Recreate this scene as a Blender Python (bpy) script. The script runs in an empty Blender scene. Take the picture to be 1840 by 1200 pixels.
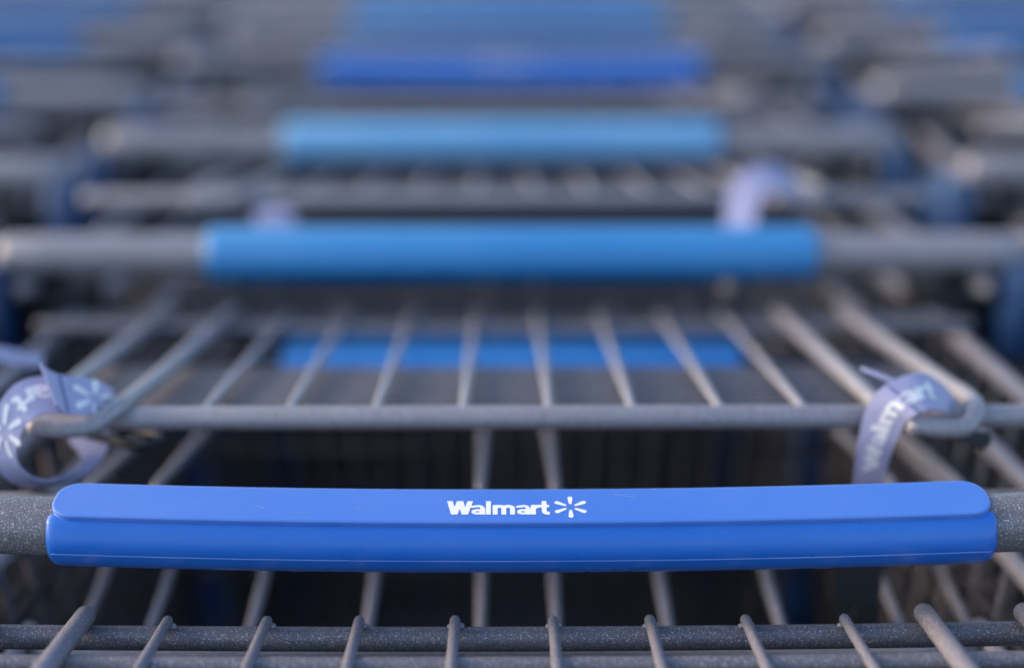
import bpy, bmesh, math, random
import numpy as np
from mathutils import Vector, Matrix, Euler
random.seed(7)
S = bpy.context.scene
COL = S.collection
R = math.radians

# ------------------------------------------------------------------ camera
TH, PSI = R(22.1), 0.00544
CAM = Vector((0.0, -0.4718, 1.2708))
F = Vector((math.sin(PSI)*math.cos(TH), math.cos(PSI)*math.cos(TH), -math.sin(TH)))
RT = Vector((math.cos(PSI), -math.sin(PSI), 0))
UP = RT.cross(F)
FPX = 2555.6
cd = bpy.data.cameras.new('camera')
cd.sensor_width = 36; cd.lens = 50; cd.clip_start = 0.02; cd.clip_end = 500
cd.dof.use_dof = True; cd.dof.focus_distance = 0.532; cd.dof.aperture_fstop = 1.85
cam = bpy.data.objects.new('camera', cd)
cam.matrix_world = Matrix.Translation(CAM) @ Matrix((RT, UP, -F)).transposed().to_4x4()
COL.objects.link(cam); S.camera = cam

# ------------------------------------------------------------------ light
SUN_EL, SUN_ROT = R(22), R(-84)          # low sun on the left
w = bpy.data.worlds.new('World'); S.world = w; w.use_nodes = True
nt = w.node_tree
bg = nt.nodes['Background']; bg.inputs['Strength'].default_value = 0.15
sky = nt.nodes.new('ShaderNodeTexSky'); sky.sky_type = 'NISHITA'; sky.sun_disc = False
sky.sun_elevation = SUN_EL; sky.sun_rotation = SUN_ROT
sky.air_density = 1.0; sky.dust_density = 2.5; sky.ozone_density = 1.6
nt.links.new(sky.outputs[0], bg.inputs[0])
sl = bpy.data.lights.new('sun', 'SUN'); sl.energy = .65; sl.angle = R(10); sl.color = (1, .66, .42)
so = bpy.data.objects.new('sun', sl)
sd = Vector((math.sin(SUN_ROT)*math.cos(SUN_EL), math.cos(SUN_ROT)*math.cos(SUN_EL), math.sin(SUN_EL)))
so.rotation_euler = (-sd).to_track_quat('-Z', 'Y').to_euler(); so.location = sd*8
COL.objects.link(so)
S.view_settings.view_transform = 'Standard'; S.view_settings.look = 'None'
S.view_settings.exposure = 1.28; S.view_settings.gamma = 1
S.render.engine = 'CYCLES'
S.cycles.use_denoising = True
S.cycles.max_bounces = 8

# ------------------------------------------------------------------ materials
def new_mat(name):
    m = bpy.data.materials.new(name); m.use_nodes = True
    n = m.node_tree
    return m, n, n.nodes['Principled BSDF']
def nd(n, t, **kw):
    x = n.nodes.new(t)
    for k, v in kw.items():
        if k in x.inputs: x.inputs[k].default_value = v
        else: setattr(x, k, v)
    return x
def ramp(n, src, a, b, ca=(0,0,0,1), cb=(1,1,1,1)):
    r = n.nodes.new('ShaderNodeValToRGB')
    r.color_ramp.elements[0].position = a; r.color_ramp.elements[1].position = b
    r.color_ramp.elements[0].color = ca; r.color_ramp.elements[1].color = cb
    n.links.new(src, r.inputs[0]); return r.outputs[0]
def mix(n, f, a, b):
    m = n.nodes.new('ShaderNodeMix'); m.data_type = 'RGBA'
    for s, v in ((0, f), (6, a), (7, b)):
        if isinstance(v, (tuple, float, int)):
            m.inputs[s].default_value = v if s == 0 or len(v) == 4 else (*v, 1)
        else: n.links.new(v, m.inputs[s])
    return m.outputs[2]
def noise(n, scale, detail=2, rough=.5, vec=None):
    x = nd(n, 'ShaderNodeTexNoise', Scale=scale, Detail=detail, Roughness=rough)
    if vec is not None: n.links.new(vec, x.inputs['Vector'])
    return x.outputs[0]
def obj_vec(n, sc=None):
    tc = n.nodes.new('ShaderNodeTexCoord')
    if sc is None: return tc.outputs['Object']
    mp = n.nodes.new('ShaderNodeMapping'); mp.inputs['Scale'].default_value = sc
    n.links.new(tc.outputs['Object'], mp.inputs[0]); return mp.outputs[0]
def bump(n, p, src, strength, dist):
    b = nd(n, 'ShaderNodeBump', Strength=strength, Distance=dist)
    n.links.new(src, b.inputs['Height']); n.links.new(b.outputs[0], p.inputs['Normal'])

def powder(name, base, rust=True):
    m, n, p = new_mat(name)
    v = obj_vec(n)
    tone = ramp(n, noise(n, 45, 3, .6, v), .3, .7)
    c = mix(n, tone, tuple(x*.86 for x in base), tuple(x*1.14 for x in base))
    fine = ramp(n, noise(n, 900, 2, .6, v), .35, .68)
    c = mix(n, fine, c, tuple(min(1, x*1.35) for x in base))
    fl = ramp(n, noise(n, 1800, 1.0, .5, v), .61, .70, (0,0,0,1), (.85,.85,.85,1))
    c = mix(n, fl, c, (.64, .65, .69))
    if rust:
        ru = ramp(n, noise(n, 70, 4, .65, v), .735, .76)
        c = mix(n, ru, c, (.16, .06, .02))
    n.links.new(c, p.inputs['Base Color'])
    p.inputs['Metallic'].default_value = .25
    p.inputs['Roughness'].default_value = .42
    p.inputs['Specular IOR Level'].default_value = .5
    bump(n, p, noise(n, 1000, 2, .6, v), .35, .0004)
    return m
def plastic(name, base, fade, rough=.38, amount=.5, scuff=.5, spec=.8, coat=.5):
    m, n, p = new_mat(name)
    v = obj_vec(n)
    f = ramp(n, noise(n, 14, 4, .6, v), .30, .75, (0,0,0,1), (amount, amount, amount, 1))
    c = mix(n, f, base, fade)
    sv = obj_vec(n, (60, 420, 420))
    s = ramp(n, noise(n, 1, 3, .6, sv), .72, .80, (0,0,0,1), (scuff, scuff, scuff, 1))
    c = mix(n, s, c, tuple(min(1, x*.5+.32) for x in fade))
    n.links.new(c, p.inputs['Base Color'])
    rr = ramp(n, noise(n, 60, 4, .6, v), .3, .7, (rough-.06,)*3+(1,), (rough+.10,)*3+(1,))
    n.links.new(rr, p.inputs['Roughness']); p.inputs['Specular IOR Level'].default_value = spec
    p.inputs['Coat Weight'].default_value = coat; p.inputs['Coat Roughness'].default_value = .3
    bump(n, p, noise(n, 90, 2, .5, v), .06, .0004)
    return m
def fabric(name, base):
    m, n, p = new_mat(name)
    v = obj_vec(n)
    c = mix(n, noise(n, 700, 2, .6, v), tuple(x*.8 for x in base), tuple(min(1, x*1.18) for x in base))
    st = ramp(n, noise(n, 60, 4, .6, v), .55, .8, (0,0,0,1), (.35,.35,.35,1))
    c = mix(n, st, c, tuple(x*.72 for x in base))
    n.links.new(c, p.inputs['Base Color']); p.inputs['Roughness'].default_value = .75
    p.inputs["Sheen Weight"].default_value = .1
    bump(n, p, noise(n, 1400, 1, .5, v), .4, .0004)
    return m
def plain(name, base, rough=.5, sc=200, var=.25):
    m, n, p = new_mat(name)
    v = obj_vec(n)
    c = mix(n, noise(n, sc, 3, .6, v), tuple(x*(1-var) for x in base), tuple(min(1, x*(1+var)) for x in base))
    n.links.new(c, p.inputs['Base Color']); p.inputs['Roughness'].default_value = rough
    bump(n, p, noise(n, sc*2, 2, .6, v), .15, .0004)
    return m
M = dict(
    grey=powder('grey_powder_coat', (.232, .224, .252)),
    bar=powder('bar_powder_coat', (.142, .138, .155)),
    flap_blue=plastic('flap_blue_plastic', (.025, .26, .72), (.06, .32, .74), .5, .5, .2),
    deep_blue=plastic('deep_blue_plastic', (.006, .09, .32), (.01, .11, .35), .5),
    charcoal_shade=powder('charcoal_shaded_coat', (.050, .047, .055)),  # darkened copy of the grey coat; puts gap shade into basket wires and ribs
    royal=plastic('royal_blue_plastic', (.006, .130, .58), (.03, .18, .62), .30, .6, .35, .6, .05),
    royal_pad=plastic('royal_pad_plastic', (.020, .145, .60), (.07, .20, .64), .34, .6, .35, 1.0, .9),  # lighter, glossier copy of royal; part of the sky sheen is in the colour
    old_royal=plastic('worn_royal_plastic', (.004, .150, .62), (.015, .18, .64), .45, .5, .3, .6, .2),
    sky_blue=plastic('sky_blue_plastic', (.010, .21, .55), (.05, .30, .63), .42, .6, .3),
    steel_blue=plastic('steel_blue_plastic', (.030, .20, .52), (.08, .28, .58), .5, .6, .3),
    pale_blue=plastic('faded_blue_plastic', (.09, .34, .66), (.22, .46, .72), .5, .7, .3),
    navy=plastic('navy_plastic', (.004, .045, .15), (.008, .06, .18), .5),
    dull_blue=plastic('dull_blue_plastic', (.015, .14, .42), (.04, .2, .48), .5, .6, .3),
    seam=plastic('seam_plastic', (.05, .16, .62), (.30, .42, .78), .55, 1.0, .6),
    scratch=plain('scratched_plastic', (.42, .50, .74), .6),
    black=plain('black_plastic', (.012, .012, .014), .45),
    white=plain('white_print', (.82, .83, .86), .5, 300, .05),
    belt=fabric('lavender_webbing', (.38, .385, .58)),
    thread=plain('blue_thread', (.03, .09, .28), .8),
    rubber=plain('grey_rubber', (.05, .05, .052), .7),
)
def asphalt():
    m, n, p = new_mat('asphalt')
    v = obj_vec(n)
    c = mix(n, noise(n, 3, 6, .6, v), (.018, .018, .021), (.032, .032, .036))
    c = mix(n, ramp(n, noise(n, 170, 3, .6, v), .55, .75), c, (.06, .06, .064))
    n.links.new(c, p.inputs['Base Color']); p.inputs['Roughness'].default_value = .85
    bump(n, p, noise(n, 150, 3, .7, v), .6, .004)
    return m
M['asphalt'] = asphalt()

# ------------------------------------------------------------------ mesh helpers
def link(name, bm, mat, parent=None, smooth=True, auto=None):
    bmesh.ops.recalc_face_normals(bm, faces=bm.faces[:])
    me = bpy.data.meshes.new(name); bm.to_mesh(me); bm.free()
    me.materials.append(M[mat])
    if smooth:
        for pl in me.polygons: pl.use_smooth = True
        if auto: me.set_sharp_from_angle(angle=R(auto))
    o = bpy.data.objects.new(name, me); COL.objects.link(o)
    if parent: o.parent = parent
    return o
def empty(name, loc, label, cat, group=None):
    o = bpy.data.objects.new(name, None); COL.objects.link(o); o.location = loc
    o['label'] = label; o['category'] = cat
    if group: o['group'] = group
    return o
def smooth_path(pts, k=6):
    P = [Vector(p) for p in pts]
    if len(P) < 3: return P
    out = []
    for i in range(len(P)-1):
        a = P[i-1] if i else P[0]*2-P[1]
        b, c = P[i], P[i+1]
        d = P[i+2] if i+2 < len(P) else P[-1]*2-P[-2]
        for j in range(k):
            t = j/k
            out.append(.5*((2*b)+(c-a)*t+(2*a-5*b+4*c-d)*t*t+(3*b-a-3*c+d)*t**3))
    out.append(P[-1]); return out
def tube(bm, pts, r, n=8, round_end=True):
    P = [Vector(p) for p in pts]
    rs = [r]*len(P)
    if round_end:                                   # domed ends
        a = (P[0]-P[1]).normalized(); b = (P[-1]-P[-2]).normalized()
        cap = ((.45, .87), (.72, .62), (.80, .35))
        P = [P[0]+a*r*h for h, _ in reversed(cap)]+P+[P[-1]+b*r*h for h, _ in cap]
        rs = [r*q for _, q in reversed(cap)]+rs+[r*q for _, q in cap]
    t0 = (P[1]-P[0]).normalized()
    ref = Vector((0, 0, 1)) if abs(t0.z) < .8 else Vector((0, 1, 0))
    u = (ref-t0*ref.dot(t0)).normalized()
    prev = None; rings = []
    for i, p in enumerate(P):
        t = (P[min(i+1, len(P)-1)]-P[max(i-1, 0)]).normalized()
        u = (u-t*u.dot(t)).normalized(); v = t.cross(u)
        rings.append([bm.verts.new(p+(u*math.cos(2*math.pi*k/n)+v*math.sin(2*math.pi*k/n))*rs[i]) for k in range(n)])
    for A, B in zip(rings, rings[1:]):
        for k in range(n):
            bm.faces.new((A[k], A[(k+1) % n], B[(k+1) % n], B[k]))
    bm.faces.new(rings[0]); bm.faces.new(rings[-1][::-1])
def weld(bm, c, r):                                            # a small lump of weld metal
    g = bmesh.ops.create_icosphere(bm, subdivisions=2, radius=r)
    for v in g['verts']:
        v.co = Vector((v.co.x*1.25, v.co.y, v.co.z*.8))*(1+random.uniform(-.08, .08))+Vector(c)
def box(bm, c, s, bev=.002, rot=None):
    g = bmesh.ops.create_cube(bm, size=1)
    vs = g['verts']
    for v in vs: v.co = Vector((v.co.x*s[0], v.co.y*s[1], v.co.z*s[2]))
    if bev:
        es = list({e for v in vs for e in v.link_edges})
        r = bmesh.ops.bevel(bm, geom=es, offset=bev, segments=2, affect='EDGES', profile=.5)
        vs = list({v for f in r['faces'] for v in f.verts} | {v for v in vs if v.is_valid})
    mt = Matrix.Translation(c) @ (rot.to_matrix().to_4x4() if rot else Matrix())
    for v in vs: v.co = mt @ v.co
def rod(name, pts, r, mat, parent, n=8, k=None):
    bm = bmesh.new(); tube(bm, smooth_path(pts, k) if k else pts, r, n)
    return link(name, bm, mat, parent)

# ---- lettering: outlines as signed distances, cut to a mesh along their contour
def seg(X, Y, pts, r):
    d = np.full(X.shape, 1e9)
    for (ax, ay), (bx, by) in zip(pts, pts[1:]):
        dx, dy = bx-ax, by-ay
        t = np.clip(((X-ax)*dx+(Y-ay)*dy)/(dx*dx+dy*dy+1e-9), 0, 1)
        d = np.minimum(d, np.hypot(X-ax-t*dx, Y-ay-t*dy)-r)
    return d
def arc(cx, cy, rx, ry, a0, a1, n=18):
    return [(cx+rx*math.cos(R(a0+(a1-a0)*i/n)), cy+ry*math.sin(R(a0+(a1-a0)*i/n))) for i in range(n+1)]
def rect(X, Y, x0, x1, y0, y1):
    return np.maximum(np.maximum(x0-X, X-x1), np.maximum(y0-Y, Y-y1))
def g_w(X, Y):
    d = seg(X, Y, [(24, 225), (73, -14), (121, 225), (170, -14), (219, 225)], 26)
    return np.maximum(d, np.maximum(-Y, Y-211))
def g_a(X, Y):
    d = seg(X, Y, arc(58, 43, 38, 26, 0, 360, 30), 17)
    d = np.minimum(d, seg(X, Y, [(12, 122)]+arc(64, 98, 41, 35, 125, 0), 17))
    d = np.minimum(d, rect(X, Y, 82, 129, 0, 98))
    return np.maximum(d, -Y)
def g_l(X, Y): return rect(X, Y, 0, 47, 0, 211)
def g_m(X, Y):
    d = rect(X, Y, 0, 46, 0, 150)
    d = np.minimum(d, rect(X, Y, 80, 126, 0, 100)); d = np.minimum(d, rect(X, Y, 160, 206, 0, 100))
    d = np.minimum(d, seg(X, Y, arc(62, 96, 41, 33, 165, 0), 23))
    return np.minimum(d, seg(X, Y, arc(142, 96, 41, 33, 165, 0), 23))
def g_r(X, Y):
    d = rect(X, Y, 0, 46, 0, 150)
    return np.minimum(d, np.maximum(seg(X, Y, [(22, 88), (34, 112), (56, 126), (92, 130)], 24), X-84))
def g_t(X, Y):
    d = rect(X, Y, 12, 58, 40, 211)
    d = np.minimum(d, rect(X, Y, -3, 82, 112, 150))
    return np.minimum(d, np.maximum(seg(X, Y, [(35, 60), (39, 34), (56, 20), (90, 20)], 23), X-84))
GL = {'w': g_w, 'a': g_a, 'l': g_l, 'm': g_m, 'r': g_r, 't': g_t}
def word(letters):
    return lambda X, Y: np.minimum.reduce([GL[c](X-x, Y) for c, x in letters])
WORD = word([('w', 0), ('a', 226), ('l', 361), ('m', 424), ('a', 644), ('r', 776), ('t', 864)])
def spark(cx, cy, sc=1.0):
    def f(X, Y):
        d = np.full(X.shape, 1e9)
        for k in range(6):
            a = R(90+60*k); ca, sa = math.cos(a), math.sin(a)
            s = (X-cx)*ca+(Y-cy)*sa; t = -(X-cx)*sa+(Y-cy)*ca
            q = np.clip((s-62*sc)/(92*sc), 0, 1)
            d = np.minimum(d, np.hypot(s-62*sc-q*92*sc, t)-(15+11*q)*sc)
        return d
    return f
def glyph_mesh(bm, sdf, x0, x1, y0, y1, cell, place):
    xs = np.arange(x0, x1+cell, cell); ys = np.arange(y0, y1+cell, cell)
    X, Y = np.meshgrid(xs, ys); D = sdf(X, Y)
    cache = {}
    def vert(key, x, y):
        if key not in cache: cache[key] = bm.verts.new(place(x, y))
        return cache[key]
    for j in range(len(ys)-1):
        for i in range(len(xs)-1):
            c = [(i, j), (i+1, j), (i+1, j+1), (i, j+1)]
            if min(D[b, a] for a, b in c) >= 0: continue
            loop = []
            for k in range(4):
                (a, b), (a2, b2) = c[k], c[(k+1) % 4]
                d1, d2 = D[b, a], D[b2, a2]
                if d1 < 0: loop.append(vert((a, b), xs[a], ys[b]))
                if (d1 < 0) != (d2 < 0):
                    t = d1/(d1-d2)
                    key = (min((a, b), (a2, b2)), max((a, b), (a2, b2)), 'e')
                    loop.append(vert(key, xs[a]+(xs[a2]-xs[a])*t, ys[b]+(ys[b2]-ys[b])*t))
            if len(loop) >= 3:
                try: bm.faces.new(loop)
                except ValueError: pass

# ------------------------------------------------------------------ the cart, in its own axes (handle along x at y=0, z=1)
HZ = 1.0
GROUP = 'shopping carts nested in three rows'
UY, UZ = .498, .867
def bow(x, a=.0033):                     # the newer handle bends slightly towards the pusher
    return a*((x/.18)**2-1)+.0014
def sweep(bm, prof, xs, place, scale):
    rings = []
    for x, s in zip(xs, scale):
        rings.append([bm.verts.new(place(x, a*s, b*s)) for a, b in prof])
    n = len(prof)
    for A, B in zip(rings, rings[1:]):
        for k in range(n): bm.faces.new((A[k], A[(k+1) % n], B[(k+1) % n], B[k]))
    bm.faces.new(rings[0]); bm.faces.new(rings[-1][::-1])
ND = Vector((-.1417, .990)); DD = Vector((.990, .1417))       # pad normal and depth direction, in (y, z)
def pad_frame(x, d, h, ba=.0033, off=.0063):
    b = bow(x, ba)
    return Vector((x+off, d*DD.x+h*ND.x+b*UY, HZ+d*DD.y+h*ND.y+b*UZ))

def grip_padded(cart, mat, lettering=True):
    hl, r = .1764, .0148
    prof = []
    flat = math.acos(.0108/r)
    for i in range(45):                                       # round body with a flat top under the pad
        a = math.pi/2+flat+(2*math.pi-2*flat)*i/44
        e = min(abs(a-math.pi/2-flat), abs(a-math.pi/2-2*math.pi+flat))     # shallow recess under the pad's lip
        q = r-.0012*max(0, 1-(e/.75)**2)
        prof.append((q*math.cos(a), q*math.sin(a)))
    xs = [-hl, -hl+.0003, -hl+.0010, -hl+.0022]+[-hl+.004+(2*hl-.008)*i/40 for i in range(41)]+[hl-.0022, hl-.0010, hl-.0003, hl]
    sc = [.80, .925, .965, .99]+[1]*41+[.99, .965, .925, .80]
    bm = bmesh.new(); sweep(bm, prof, xs, pad_frame, sc)
    body = link('grip', bm, mat, cart, auto=50)
    # pad: rounded plate with softened rim
    bm = bmesh.new(); W, L, rc, DS = .1755, .0105, .0086, .0011
    def outline(ins):
        out = []; rr = rc-ins
        for cx, cy, a0 in ((W-rc, L-rc, 0), (-W+rc, L-rc, 90), (-W+rc, -L+rc, 180), (W-rc, -L+rc, 270)):
            for i in range(9):
                a = R(a0+90*i/8); out.append((cx+rr*math.cos(a), cy+rr*math.sin(a)))
        return out
    def dens(ins):                                            # outline with long sides subdivided
        o = outline(ins); res = []
        for p, q in zip(o, o[1:]+o[:1]):
            res.append(p)
            m = int(abs(q[0]-p[0])/.02)
            for k in range(1, m): res.append((p[0]+(q[0]-p[0])*k/m, p[1]+(q[1]-p[1])*k/m))
        return res
    lv = [(0.0006, .0070), (.0001, .0080), (0, .0115), (.0002, .0119), (.0006, .0121), (.0013, .0121)]
    base = dens(0); n = len(base)
    rings = []
    for ins, h in lv:
        ring = []
        for (x, d) in base:                                   # move each point inwards by `ins`
            cx = max(-W+rc, min(W-rc, x)); cy = max(-L+rc, min(L-rc, d))
            v = Vector((x-cx, d-cy)); v = v*(1-ins/rc)
            ring.append(bm.verts.new(pad_frame(cx+v.x, cy+v.y+DS, h)))
        rings.append(ring)
    for A, B in zip(rings, rings[1:]):
        for k in range(n): bm.faces.new((A[k], A[(k+1) % n], B[(k+1) % n], B[k]))
    # top face in strips between matching points of the two long sides
    top = rings[-1]
    bm.faces.new(top); bm.faces.new(rings[0][::-1])
    bmesh.ops.triangulate(bm, faces=[f for f in bm.faces if len(f.verts) > 4])
    link('grip_pad', bm, 'royal_pad' if lettering else mat, body, auto=35)
    # mould seam low on the body
    a = math.atan2(-.0111*.867+.01125*.498, -.0111*.498-.01125*.867)
    pts = []
    for i in range(61):
        x = -hl+.002+(2*hl-.004)*i/60; b = bow(x)
        rr = r+.00003+random.uniform(-.00006, .00006)
        pts.append((x+.0063, rr*math.cos(a)+b*UY, HZ+rr*math.sin(a)+b*UZ))
    rod('mould_seam', pts, .00020, 'seam', body, 5)
    if lettering:
        u = 4.06e-5
        def place(x, y): return pad_frame(-.0219-.0063+x*u, -.01185+.0073+y*u*.96, .01222)
        bm = bmesh.new(); glyph_mesh(bm, WORD, -8, 960, -4, 216, 4.0, place)
        link('wordmark', bm, 'white', body, smooth=False)
        bm = bmesh.new(); glyph_mesh(bm, spark(1142, 114, .92), 950, 1330, -80, 300, 4.0, place)
        link('spark_emblem', bm, 'white', body, smooth=False)
    # hand wear: hairline scratches and nicks
    bm = bmesh.new()
    def on_pad(x, d): return pad_frame(x, d, .01213)
    def on_body(x, t):
        rr = r+.00002
        return pad_frame(x, rr*math.cos(t), rr*math.sin(t))
    rnd = random.Random(3)
    for k in range(26):
        f = on_pad if k % 2 else on_body
        x = rnd.uniform(-.165, .165); q = rnd.uniform(-.007, .009) if f is on_pad else rnd.uniform(math.pi+.35, math.pi+1.25)
        sc_ = .0012 if f is on_pad else .09
        L_ = rnd.choice((.0008, .002, .004, .009)); a = rnd.uniform(-1, 1); cv = rnd.uniform(-.5, .5)
        pts = [f(x+L_*t, q+sc_*(a*t+cv*t*t)*L_/.004) for t in (0, .2, .4, .6, .8, 1)]
        tube(bm, pts, rnd.uniform(.00002, .00005), 4, False)
    for k in range(20):
        x = rnd.gauss(.158, .008) if k < 12 else rnd.uniform(-.165, .165)
        p_ = on_body(x, rnd.gauss(math.pi+1.08, .05) if k < 12 else rnd.uniform(math.pi+.9, math.pi+1.3))
        g = bmesh.ops.create_icosphere(bm, subdivisions=1, radius=rnd.uniform(.00010, .00024))
        for v in g['verts']: v.co = Vector((v.co.x*rnd.uniform(1, 2.2), v.co.y, v.co.z))+p_
    o = link('scuffs', bm, 'scratch', body); o['kind'] = 'stuff'
    return body
def grip_round(cart, mat):
    hl, r = .1780, .0158
    prof = [(r*math.cos(2*math.pi*i/28), r*math.sin(2*math.pi*i/28)) for i in range(28)]
    xs = [-hl, -hl+.0006, -hl+.002, -hl+.005, hl-.005, hl-.002, hl-.0006, hl]
    bm = bmesh.new()
    sweep(bm, prof, xs, lambda x, a, b: Vector((x+.004, a, HZ+b)), [.8, .93, .98, 1, 1, .98, .93, .8])
    return link('grip', bm, mat, cart, auto=50)

XW = [s*k*.0182 for k in (7, 5, 3, 1) for s in (-1,)]+[k*.0182 for k in (1, 3, 5, 7)]
NEAR, FAR = Vector((.0709, 1.0125)), Vector((.307, .9614))
def bowbar(xa, y, z, a=.0016, n=16):
    return [(-xa+2*xa*i/n, y+UY*a*(((-1+2*i/n)*xa/.2)**2-1), z+UZ*a*(((-1+2*i/n)*xa/.2)**2-1)) for i in range(n+1)]

def belt_ribbon(name, pairs, parent, k=8, th=.0009, mat='belt'):
    """webbing: a loft between its two edges, with thickness; returns object and a (u, v) -> point map"""
    A = smooth_path([p for p, _ in pairs], k); B = smooth_path([q for _, q in pairs], k)
    n = len(A); J = 6
    P = [[A[i].lerp(B[i], j/J) for j in range(J+1)] for i in range(n)]
    N = []
    for i in range(n):
        t = A[min(i+1, n-1)].lerp(B[min(i+1, n-1)], .5)-A[max(i-1, 0)].lerp(B[max(i-1, 0)], .5)
        N.append((B[i]-A[i]).cross(t).normalized())
    for i in range(1, n):
        if N[i].dot(N[i-1]) < 0: N[i] = -N[i]
    bm = bmesh.new()
    f = [[bm.verts.new(P[i][j]+N[i]*th/2) for j in range(J+1)] for i in range(n)]
    g = [[bm.verts.new(P[i][j]-N[i]*th/2) for j in range(J+1)] for i in range(n)]
    for i in range(n-1):
        for j in range(J):
            bm.faces.new((f[i][j], f[i+1][j], f[i+1][j+1], f[i][j+1]))
            bm.faces.new((g[i][j], g[i][j+1], g[i+1][j+1], g[i+1][j]))
        bm.faces.new((f[i][0], g[i][0], g[i+1][0], f[i+1][0]))
        bm.faces.new((f[i][J], f[i+1][J], g[i+1][J], g[i][J]))
    for i in (0, n-1):
        for j in range(J): bm.faces.new((f[i][j], f[i][j+1], g[i][j+1], g[i][j]))
    o = link(name, bm, mat, parent, auto=60)
    cum = [0.0]
    for i in range(1, n):
        cum.append(cum[-1]+(A[i].lerp(B[i], .5)-A[i-1].lerp(B[i-1], .5)).length)
    def at(s, v, lift=0.0):                                    # s metres along, v 0..1 across
        i = 0
        while i < n-2 and cum[i+1] < s: i += 1
        t = (s-cum[i])/max(1e-9, cum[i+1]-cum[i])
        p = A[i].lerp(B[i], v).lerp(A[i+1].lerp(B[i+1], v), t)
        nn = N[i].lerp(N[i+1], t).normalized()
        if nn.dot(CAM-p) < 0: nn = -nn
        return p+nn*(th/2+lift)
    return o, at, cum[-1]
def at_px(x, y, z):                                            # a spot measured in the photograph, z metres out
    return CAM+F*z+RT*((x-920)/FPX*z)+UP*((600-y)/FPX*z)

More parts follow.
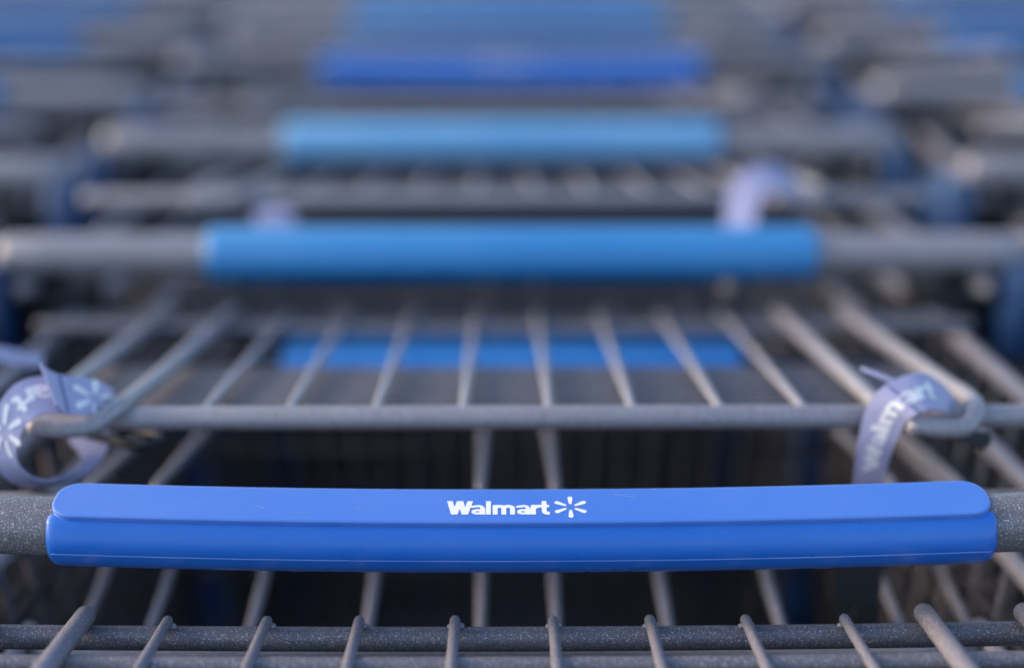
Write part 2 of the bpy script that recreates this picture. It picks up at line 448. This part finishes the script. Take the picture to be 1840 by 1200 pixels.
def build_cart(loc, label, grip, belts=None, flap=False, hooks=True):
    c = empty('shopping_cart', loc, label, 'shopping cart', GROUP)
    padded = grip[0] == 'padded'
    # handle and grip
    hx = .30 if padded else .293
    pts = [(x+.005, bow(x)*UY if padded else 0, HZ+(bow(x)*UZ if padded else 0)) for x in [hx*(-1+i/10) for i in range(21)]]
    h = rod('handle', pts, .0112 if padded else .0118, 'bar' if padded else 'grey', c, 20)
    if grip[0] == 'padded': grip_padded(c, grip[1], grip[2])
    else: grip_round(c, grip[1])
    # hinge rod behind the handle
    rod('hinge_rod', [(-.285, .041, .9905), (.285, .041, .9905)], .0030, 'bar', c, 10)
    # brackets that carry the handle
    for s in (-1, 1):
        bm = bmesh.new(); box(bm, Vector((s*.302, .012, .962)), (.022, .075, .062), .008, Euler((R(-12), 0, 0)))
        b = link('handle_bracket', bm, 'navy', c, auto=40)
        bm = bmesh.new(); box(bm, Vector((s*.268, .016, .966)), (.044, .046, .030), .007)
        tube(bm, [(s*.268, .008, .972), (s*.268, .002, .994)], .009, 10)
        link('bracket_clamp', bm, 'black', b, auto=40)
    # folding seat back
    sb = rod('seat_back', [(-.262, *NEAR), (.262, *NEAR)], .0050, 'grey', c, 14)
    d = (FAR-NEAR).normalized(); nrm = Vector((-d.y, d.x))
    rod('crossbar', bowbar(.262, *FAR), .0047, 'bar', sb, 14)
    rod('crossbar', bowbar(.262, .2745, .9718), .0038, 'bar', sb, 12)
    for x in XW:
        dv = random.uniform(-.0005, .0005)
        a = NEAR+Vector((.0035, .0018)); e = FAR+nrm*.0060+d*(-.0006+dv)
        xx = x+random.uniform(-.0008, .0008); xe = xx+random.uniform(-.0010, .0010)
        bm = bmesh.new(); tube(bm, [(xx, *a), (xe, *e)], .0021, 10)
        weld(bm, (xe+.0016, *(FAR+nrm*.0040-d*.0008)), .0016); weld(bm, (xe-.0014, *(FAR+nrm*.0040-d*.0016)), .0013)
        weld(bm, (xx+.0008, *(a-nrm*.0005-d*.0005)), .0026)
        link('wire', bm, 'grey', sb)
    for k in range(10):
        q = NEAR+d*(.026+.0098*k)-nrm*.0026
        rod('cross_wire', [(-.199, *q), (.199, *q)], .0018, 'bar', sb, 6)
    rk = .0039
    e = FAR+nrm*.0077+d*.0012; a = NEAR+Vector((.0045, .0022))
    inner_bend = [(-.1594, *(NEAR+d*.045+nrm*.006)), (-.1597, *(NEAR+d*.012+nrm*.0065)), (-.1625, *(NEAR-d*.006+nrm*.0050)), (-.170, .0590, 1.0150), (-.181, .0565, 1.0146), (-.1930, .0560, 1.0158)]
    rod('frame_wire', smooth_path([(-.1594, *e), (-.1594, *(NEAR+d*.12+nrm*.0065))]+inner_bend, 6), rk, 'grey', sb, 14)
    rod('frame_wire', [(.1594, *e), (.1594, *a)], rk, 'grey', sb, 12)
    rod('frame_wire', [(-.197, *e), (-.197, *a)], rk, 'grey', sb, 12)
    ob = [(.1975, *e), (.1975, *(NEAR+d*.12+nrm*.0065)), (.1978, *(NEAR+d*.040+nrm*.006)), (.1985, *(NEAR+d*.010+nrm*.0060)), (.1975, *(NEAR-d*.004+nrm*.0040)), (.191, .0585, 1.0138), (.180, .0560, 1.0140), (.1685, .0560, 1.0156)]
    rod('hook_wire', smooth_path(ob, 6), rk, 'grey', sb, 14)
    # leg gate under the seat back: two leg openings
    cx = .003
    lg = rod('leg_gate', [(-.225, .1125, .928), (.225, .1125, .928)], .0034, 'grey', c, 8)
    rod('crossbar', [(-.225, .1090, .9470), (.225, .1090, .9470)], .0034, 'grey', lg, 8)
    rod('crossbar', [(-.225, .240, .931), (.225, .240, .931)], .0034, 'grey', lg, 8)
    low = [(.030, .912), (.064, .914), (.1045, .9165), (.1075, .926)]
    full = [(.030, .912), (.064, .914), (.1045, .9165), (.1085, .926), (.102, .954), (.0945, .9630), (.0975, .9658), (.115, .9620), (.188, .946), (.250, .933)]
    for x in (-.1900, -.1600, -.0140, .0195, .1720, .2020):
        rod('wire', smooth_path([(x+cx, *q) for q in full], 3), .0025, 'grey', lg, 8)
    for x in (-.1155, -.0640, .0690, .1190):
        rod('wire', smooth_path([(x+cx, *q) for q in low], 3), .0028, 'grey', lg, 8)
    # ribs of the folded basket gate, gap shade put into their darker coat
    y = .205; first = None
    while y < .305:
        o = rod('gate_rib', [(-.235, y, .9455+.02*(y-.2)), (.235, y, .9455+.02*(y-.2))], .0031, 'charcoal_shade', lg, 6)
        y += .0172
    if flap:
        bm = bmesh.new(); box(bm, Vector((.004, .268, .9590)), (.258, .027, .004), .0015, Euler((R(9), 0, 0)))
        fl = link('seat_flap', bm, 'flap_blue', c, auto=40)
        bm = bmesh.new(); box(bm, Vector((.006, .2360, .9530)), (.300, .046, .003), .001)
        link('flap_skirt', bm, 'flap_blue', fl, auto=40)
    # basket: rim rail and wire mesh, set dense and dark to deepen gap shade
    def sx(y): return .272-.070*y/.92
    def top(y): return .980-.05*y/.92
    def bot(y): return .50+.10*y/.92
    bm = bmesh.new()
    tube(bm, smooth_path([(-.285, .012, .985), (-.274, .05, .978), (-sx(.86), .86, top(.86)), (-sx(.92)+.04, .915, top(.92)), (sx(.92)-.04, .915, top(.92)), (sx(.86), .86, top(.86)), (.274, .05, .978), (.285, .012, .985)], 5), .0048, 8)
    bk = link('basket', bm, 'grey', c)
    bm = bmesh.new()
    for s in (-1, 1):
        for k in range(1, 15):
            q = k/14
            f = lambda y: (s*(sx(y)-.03*q), y, top(y)*(1-q)+bot(y)*q)
            tube(bm, [f(.06), f(.88)], .0026, 5, False)
        for k in range(31):
            y = .07+.80*k/30
            tube(bm, [(s*sx(y), y, top(y)), (s*(sx(y)-.03), y, bot(y))], .0024, 5, False)
    for k in range(21):
        x = -.9+1.8*k/20
        tube(bm, [(x*(sx(.06)-.03), .06, bot(.06)), (x*(sx(.9)-.03), .9, bot(.9)), (x*sx(.92), .915, top(.92))], .0024, 5, False)
    for k in range(27):
        y = .06+.84*k/26
        tube(bm, [(-sx(y)+.03, y, bot(y)), (sx(y)-.03, y, bot(y))], .0026, 5, False)
    for k in range(1, 8):
        z = bot(.9)+(top(.92)-bot(.9))*k/8
        tube(bm, [(-sx(.9)+.03*(1-k/8), .908, z), (sx(.9)-.03*(1-k/8), .908, z)], .0026, 5, False)
    o = link('basket_mesh', bm, 'charcoal_shade', bk); o['kind'] = 'stuff'
    # chassis
    bm = bmesh.new()
    for s in (-1, 1):
        tube(bm, smooth_path([(s*.283, .02, .975), (s*.275, .09, .70), (s*.262, .13, .30), (s*.255, .20, .20), (s*.19, .88, .15)], 5), .011, 8)
        tube(bm, [(s*.262, .12, .46), (s*.20, .80, .55)], .008, 8)
    tube(bm, [(-.19, .88, .15), (.19, .88, .15)], .011, 8); tube(bm, [(-.255, .20, .20), (.255, .20, .20)], .011, 8)
    for k in range(7):
        y = .26+.09*k; x = .248-.09*(y-.2)
        tube(bm, [(-x, y, .195-.074*(y-.2)), (x, y, .195-.074*(y-.2))], .003, 6, False)
    ch = link('chassis', bm, 'charcoal_shade', c)
    for s in (-1, 1):                                          # blue corner posts of the lower tray
        bm = bmesh.new(); box(bm, Vector((s*.192, .33, .70)), (.018, .010, .40), .004)
        link('tray_post', bm, 'deep_blue', ch, auto=40)
    for s in (-1, 1):
        for y, z in ((.17, .19), (.84, .15)):
            x = s*(.255 if y < .5 else .185)
            bm = bmesh.new()
            box(bm, Vector((x, y, z-.035)), (.04, .05, .006), .002)
            for q in (-1, 1): box(bm, Vector((x+q*.019, y+.012, .095)), (.004, .036, z-.13 if z-.13 > .03 else .06), .001)
            f = link('caster', bm, 'bar', ch, auto=40)
            bm = bmesh.new()
            prof = [(.0, .012), (.03, .014), (.052, .014), (.060, .011), (.0625, .006), (.0625, -.006), (.060, -.011), (.052, -.014), (.03, -.014), (0, -.012)]
            rings = [[bm.verts.new((x+o2, y+.02+r2*math.cos(2*math.pi*i/20), .0635+r2*math.sin(2*math.pi*i/20))) for i in range(20)] for r2, o2 in prof[1:-1]]
            for A, B in zip(rings, rings[1:]):
                for i in range(20): bm.faces.new((A[i], A[(i+1) % 20], B[(i+1) % 20], B[i]))
            bm.faces.new(rings[0]); bm.faces.new(rings[-1][::-1])
            link('wheel', bm, 'rubber', ch, auto=40)
    return c

def dup(root, loc, label):
    r = root.copy(); COL.objects.link(r); r.location = loc; r['label'] = label
    for a in list(root.children):
        b = a.copy(); COL.objects.link(b); b.parent = r
        for g in list(a.children):
            q = g.copy(); COL.objects.link(q); q.parent = b
    return r

# ------------------------------------------------------------------ setting
bm = bmesh.new()
bmesh.ops.create_grid(bm, x_segments=2, y_segments=2, size=60)
g = link('ground', bm, 'asphalt', None, smooth=False); g['kind'] = 'structure'

# ------------------------------------------------------------------ middle row
c1 = build_cart((0, 0, 0), 'sharp cart with royal blue padded grip and white lettering, wire seat folded behind it', ('padded', 'royal', True), flap=True)
c2 = build_cart((.000, .3206, 0), 'cart with round sky blue grip, directly ahead of the sharp lettered grip', ('round', 'sky_blue'))
dup(c2, (0, -.3206, 0), 'nearest cart, only speckled bars and wire ends of its seat showing below the sharp grip')
def recolour(root, mat, sx=1.0):
    for ch in root.children:
        if ch.name.startswith('grip'):
            ch.data = ch.data.copy(); ch.data.materials[0] = M[mat]; ch.scale.x = sx
c3 = dup(c2, (-.006, .580, 0), 'cart with faded pale blue round grip, third handle up the middle row'); recolour(c3, 'pale_blue', .92)
c4 = dup(c1, (.0, .840, 0), 'out of focus cart with padded royal blue grip beyond the pale blue one'); recolour(c4, 'old_royal', 1.0)
c5 = dup(c2, (.0, 1.065, 0), 'blurred cart with steel blue grip near the top of the middle row'); recolour(c5, 'steel_blue', .96)
c6 = dup(c2, (.0, 1.26, 0), 'farthest blurred cart of the middle row, at the top edge'); recolour(c6, 'steel_blue', 1.0)
# ------------------------------------------------------------------ side rows
left = [(.23, 'cart at the left edge beside the round sky blue grip, mostly out of frame'),
        (.495, 'left row cart with grey handle end level with the pale blue grip'),
        (.735, 'left row cart with handle end beside the far royal blue grip'),
        (.985, 'left row cart with dark blue grip in the top left corner'),
        (1.21, 'farthest blurred cart of the left row at the top edge')]
right = [(.23, 'cart at the right edge beside the round sky blue grip, mostly out of frame'),
         (.500, 'right row cart with warm lit handle end beside the pale blue grip'),
         (.755, 'right row cart with grey handle end beside the far royal blue grip'),
         (.99, 'right row cart with dark blue grip in the top right corner'),
         (1.22, 'farthest blurred cart of the right row at the top edge')]
for X, row in ((-.612, left), (.620, right)):
    for y, lb in row: recolour(dup(c2, (X, y, 0), lb), 'dull_blue')

# carts added out of frame to shade the gaps between the visible ones
LB = 'unseen cart added outside the frame to shade the gaps in the rows'
for X, ys in ((-1.225, (-.3, .0, .3, .58, .86, 1.14, 1.42)), (1.235, (-.3, .0, .3, .58, .86, 1.14, 1.42)),
              (-.612, (-.62, -.34, -.05)), (.620, (-.62, -.34, -.05)), (0, (-.62, -.9))):
    for y in ys: dup(c2, (X, y, 0), LB)
# ------------------------------------------------------------------ child belts of the two front carts
def zpx(x, y, z, ox, oy, s=4.0): return at_px(ox+x/s, oy+y/s, z)
def lettering(name, at, sdf, bounds, cell, s0, u, v0, vs, parent, flip=False):
    bm = bmesh.new()
    glyph_mesh(bm, sdf, *bounds, cell, lambda x, y: at(s0+x*u, v0+y*vs, .00025))
    o = link(name, bm, 'white', parent, smooth=False); return o
# right belt of the lettered cart
P = lambda x, y, z: zpx(x, y, z, 1500, 580)
pr = [(P(120, 1330, .615), P(330, 1330, .612)), (P(132, 1160, .606), P(350, 1160, .603)), (P(148, 1000, .600), P(384, 1000, .597)),
      (P(172, 830, .594), P(440, 850, .590)), (P(215, 650, .589), P(505, 725, .585)), (P(300, 500, .586), P(565, 668, .581)),
      (P(440, 405, .587), P(640, 632, .581)), (P(600, 358, .590), P(700, 620, .584)), (P(730, 410, .596), P(770, 632, .590)),
      (P(860, 540, .603), P(840, 665, .600)), (P(945, 690, .610), P(890, 705, .607)), (P(990, 800, .612), P(930, 810, .610))]
b1, at1, L1 = belt_ribbon('seat_belt', pr, c1)
u1 = 5.8e-5
lettering('belt_wordmark', at1, WORD, (-8, 960, -4, 216), 6, .0215, u1, .72, -.0022, b1)
def stitch(at, s, n, parent):
    bm = bmesh.new()
    for k in range(n):
        v = .06+.88*k/(n-1)
        a, b = at(s, v, .0002), at(s+.0004, min(1, v+.07), .0002)
        tube(bm, [a, b], .00035, 5)
    o = link('stitching', bm, 'thread', parent); o['kind'] = 'stuff'
stitch(at1, .0600, 9, b1)
tp = [(P(190, 318, .592), P(195, 338, .588)), (P(330, 368, .590), P(330, 392, .586)), (P(470, 425, .588), P(465, 455, .585))]
belt_ribbon('belt_tip', tp, b1, 5, .0008)
bm = bmesh.new()
def slab(bm, pts, z0, z1):                                     # a thick plate from its outline, between two distances
    a = [bm.verts.new(at_px(x, y, z0)) for x, y in pts]; b = [bm.verts.new(at_px(x, y, z1)) for x, y in pts]
    n = len(pts)
    for k in range(n): bm.faces.new((a[k], a[(k+1) % n], b[(k+1) % n], b[k]))
    bm.faces.new(a); bm.faces.new(b[::-1])
slab(bm, [(1712, 778), (1742, 770), (1778, 780), (1781, 798), (1768, 808), (1745, 801), (1716, 790)], .602, .609)
link('belt_slider', bm, 'black', b1, auto=30)
bm = bmesh.new()
slab(bm, [(1502, 990), (1584, 990), (1584, 1066), (1577, 1074), (1576, 1130), (1536, 1130), (1535, 1080), (1500, 1110)], .618, .630)
link('buckle', bm, 'black', b1, auto=30)
# left belt of the lettered cart: a loop round the hook
Q = lambda x, y, z: zpx(x, y, z, 0, 580)
pl = [(Q(430, 378, .588), Q(470, 655, .580)), (Q(300, 384, .584), Q(400, 652, .577)), (Q(190, 405, .580), Q(310, 652, .574)), (Q(90, 460, .577), Q(240, 685, .572)),
      (Q(15, 550, .574), Q(180, 745, .571)), (Q(-40, 660, .572), Q(140, 820, .570)), (Q(-65, 790, .571), Q(116, 910, .570)), (Q(-50, 930, .571), Q(128, 1000, .571)),
      (Q(-5, 1050, .573), Q(178, 1068, .573)), (Q(100, 1150, .577), Q(255, 1118, .576)), (Q(250, 1182, .583), Q(345, 1130, .580)), (Q(400, 1170, .590), Q(440, 1105, .586)),
      (Q(560, 1120, .598), Q(535, 1055, .594)), (Q(690, 1035, .606), Q(590, 1000, .603)), (Q(765, 930, .612), Q(570, 930, .610)), (Q(785, 830, .616), Q(500, 850, .615)), (Q(790, 740, .618), Q(450, 760, .617))]
b2, at2, L2 = belt_ribbon('seat_belt', pl, c1)
u2 = 5e-5
lettering('belt_wordmark', at2, word([('a', 0), ('r', 132), ('t', 220)]), (-8, 310, -4, 216), 6, .0050, u2, .24, .0024, b2)
lettering('belt_emblem', at2, spark(0, 0), (-190, 190, -190, 190), 8, .0306, 5.7e-5, .52, .0034, b2)
ps = [(Q(285, 285, .574), Q(400, 590, .570)), (Q(330, 330, .580), Q(440, 635, .576)), (Q(420, 372, .586), Q(490, 655, .581)), (Q(560, 388, .592), Q(590, 662, .586)), (Q(700, 420, .598), Q(690, 668, .591)), (Q(800, 480, .604), Q(770, 672, .597)), (Q(822, 570, .608), Q(815, 680, .601)), (Q(825, 680, .610), Q(830, 740, .604))]
b3, at3, L3 = belt_ribbon('belt_flap', ps, b2)
lettering('belt_emblem', at3, spark(0, 0), (-190, 190, -190, 190), 8, .0270, 6.0e-5, .54, .0030, b2)
stitch(at3, .0125, 9, b2)
bm = bmesh.new(); tube(bm, smooth_path([Q(640, 800, .610), Q(800, 840, .606), Q(900, 870, .602), Q(1040, 880, .600), Q(1130, 850, .603), Q(1140, 810, .610), Q(1000, 790, .616), Q(860, 770, .618)], 5), .0022, 8)
link('belt_slider', bm, 'black', b2)
# belt tail behind it
bt = [(Q(-120, 150, .66), Q(-100, 260, .658)), (Q(0, 170, .662), Q(20, 285, .66)), (Q(150, 200, .67), Q(160, 310, .668)), (Q(310, 240, .685), Q(300, 320, .68))]
belt_ribbon('belt_tail', bt, b2, 5)
# belts of the sky blue cart
def pp(x, y, z): return at_px(x, y, z)
p2 = [(pp(1300, 470, .838), pp(1352, 470, .834)), (pp(1301, 400, .852), pp(1356, 405, .848)), (pp(1310, 345, .862), pp(1364, 368, .856)), (pp(1335, 308, .866), pp(1378, 348, .860)),
      (pp(1372, 294, .870), pp(1395, 340, .864)), (pp(1410, 303, .878), pp(1410, 345, .872)), (pp(1440, 335, .89), pp(1422, 358, .884))]
b4, at4, L4 = belt_ribbon('seat_belt', p2, c2)
bm = bmesh.new(); tube(bm, [pp(1310, 514, .826), pp(1311, 526, .826)], .006, 12)
link('buckle', bm, 'charcoal_shade', b4)
p5 = [(pp(455, 380, .885), pp(460, 410, .88)), (pp(490, 372, .885), pp(492, 402, .88)), (pp(530, 380, .885), pp(525, 408, .88))]
belt_ribbon('belt_tail', p5, b4, 5)
# belts keep their place when carts move: express them in the cart's own axes
for o in list(c2.children):
    if o.name.startswith('seat_belt'):
        o.location = -c2.location
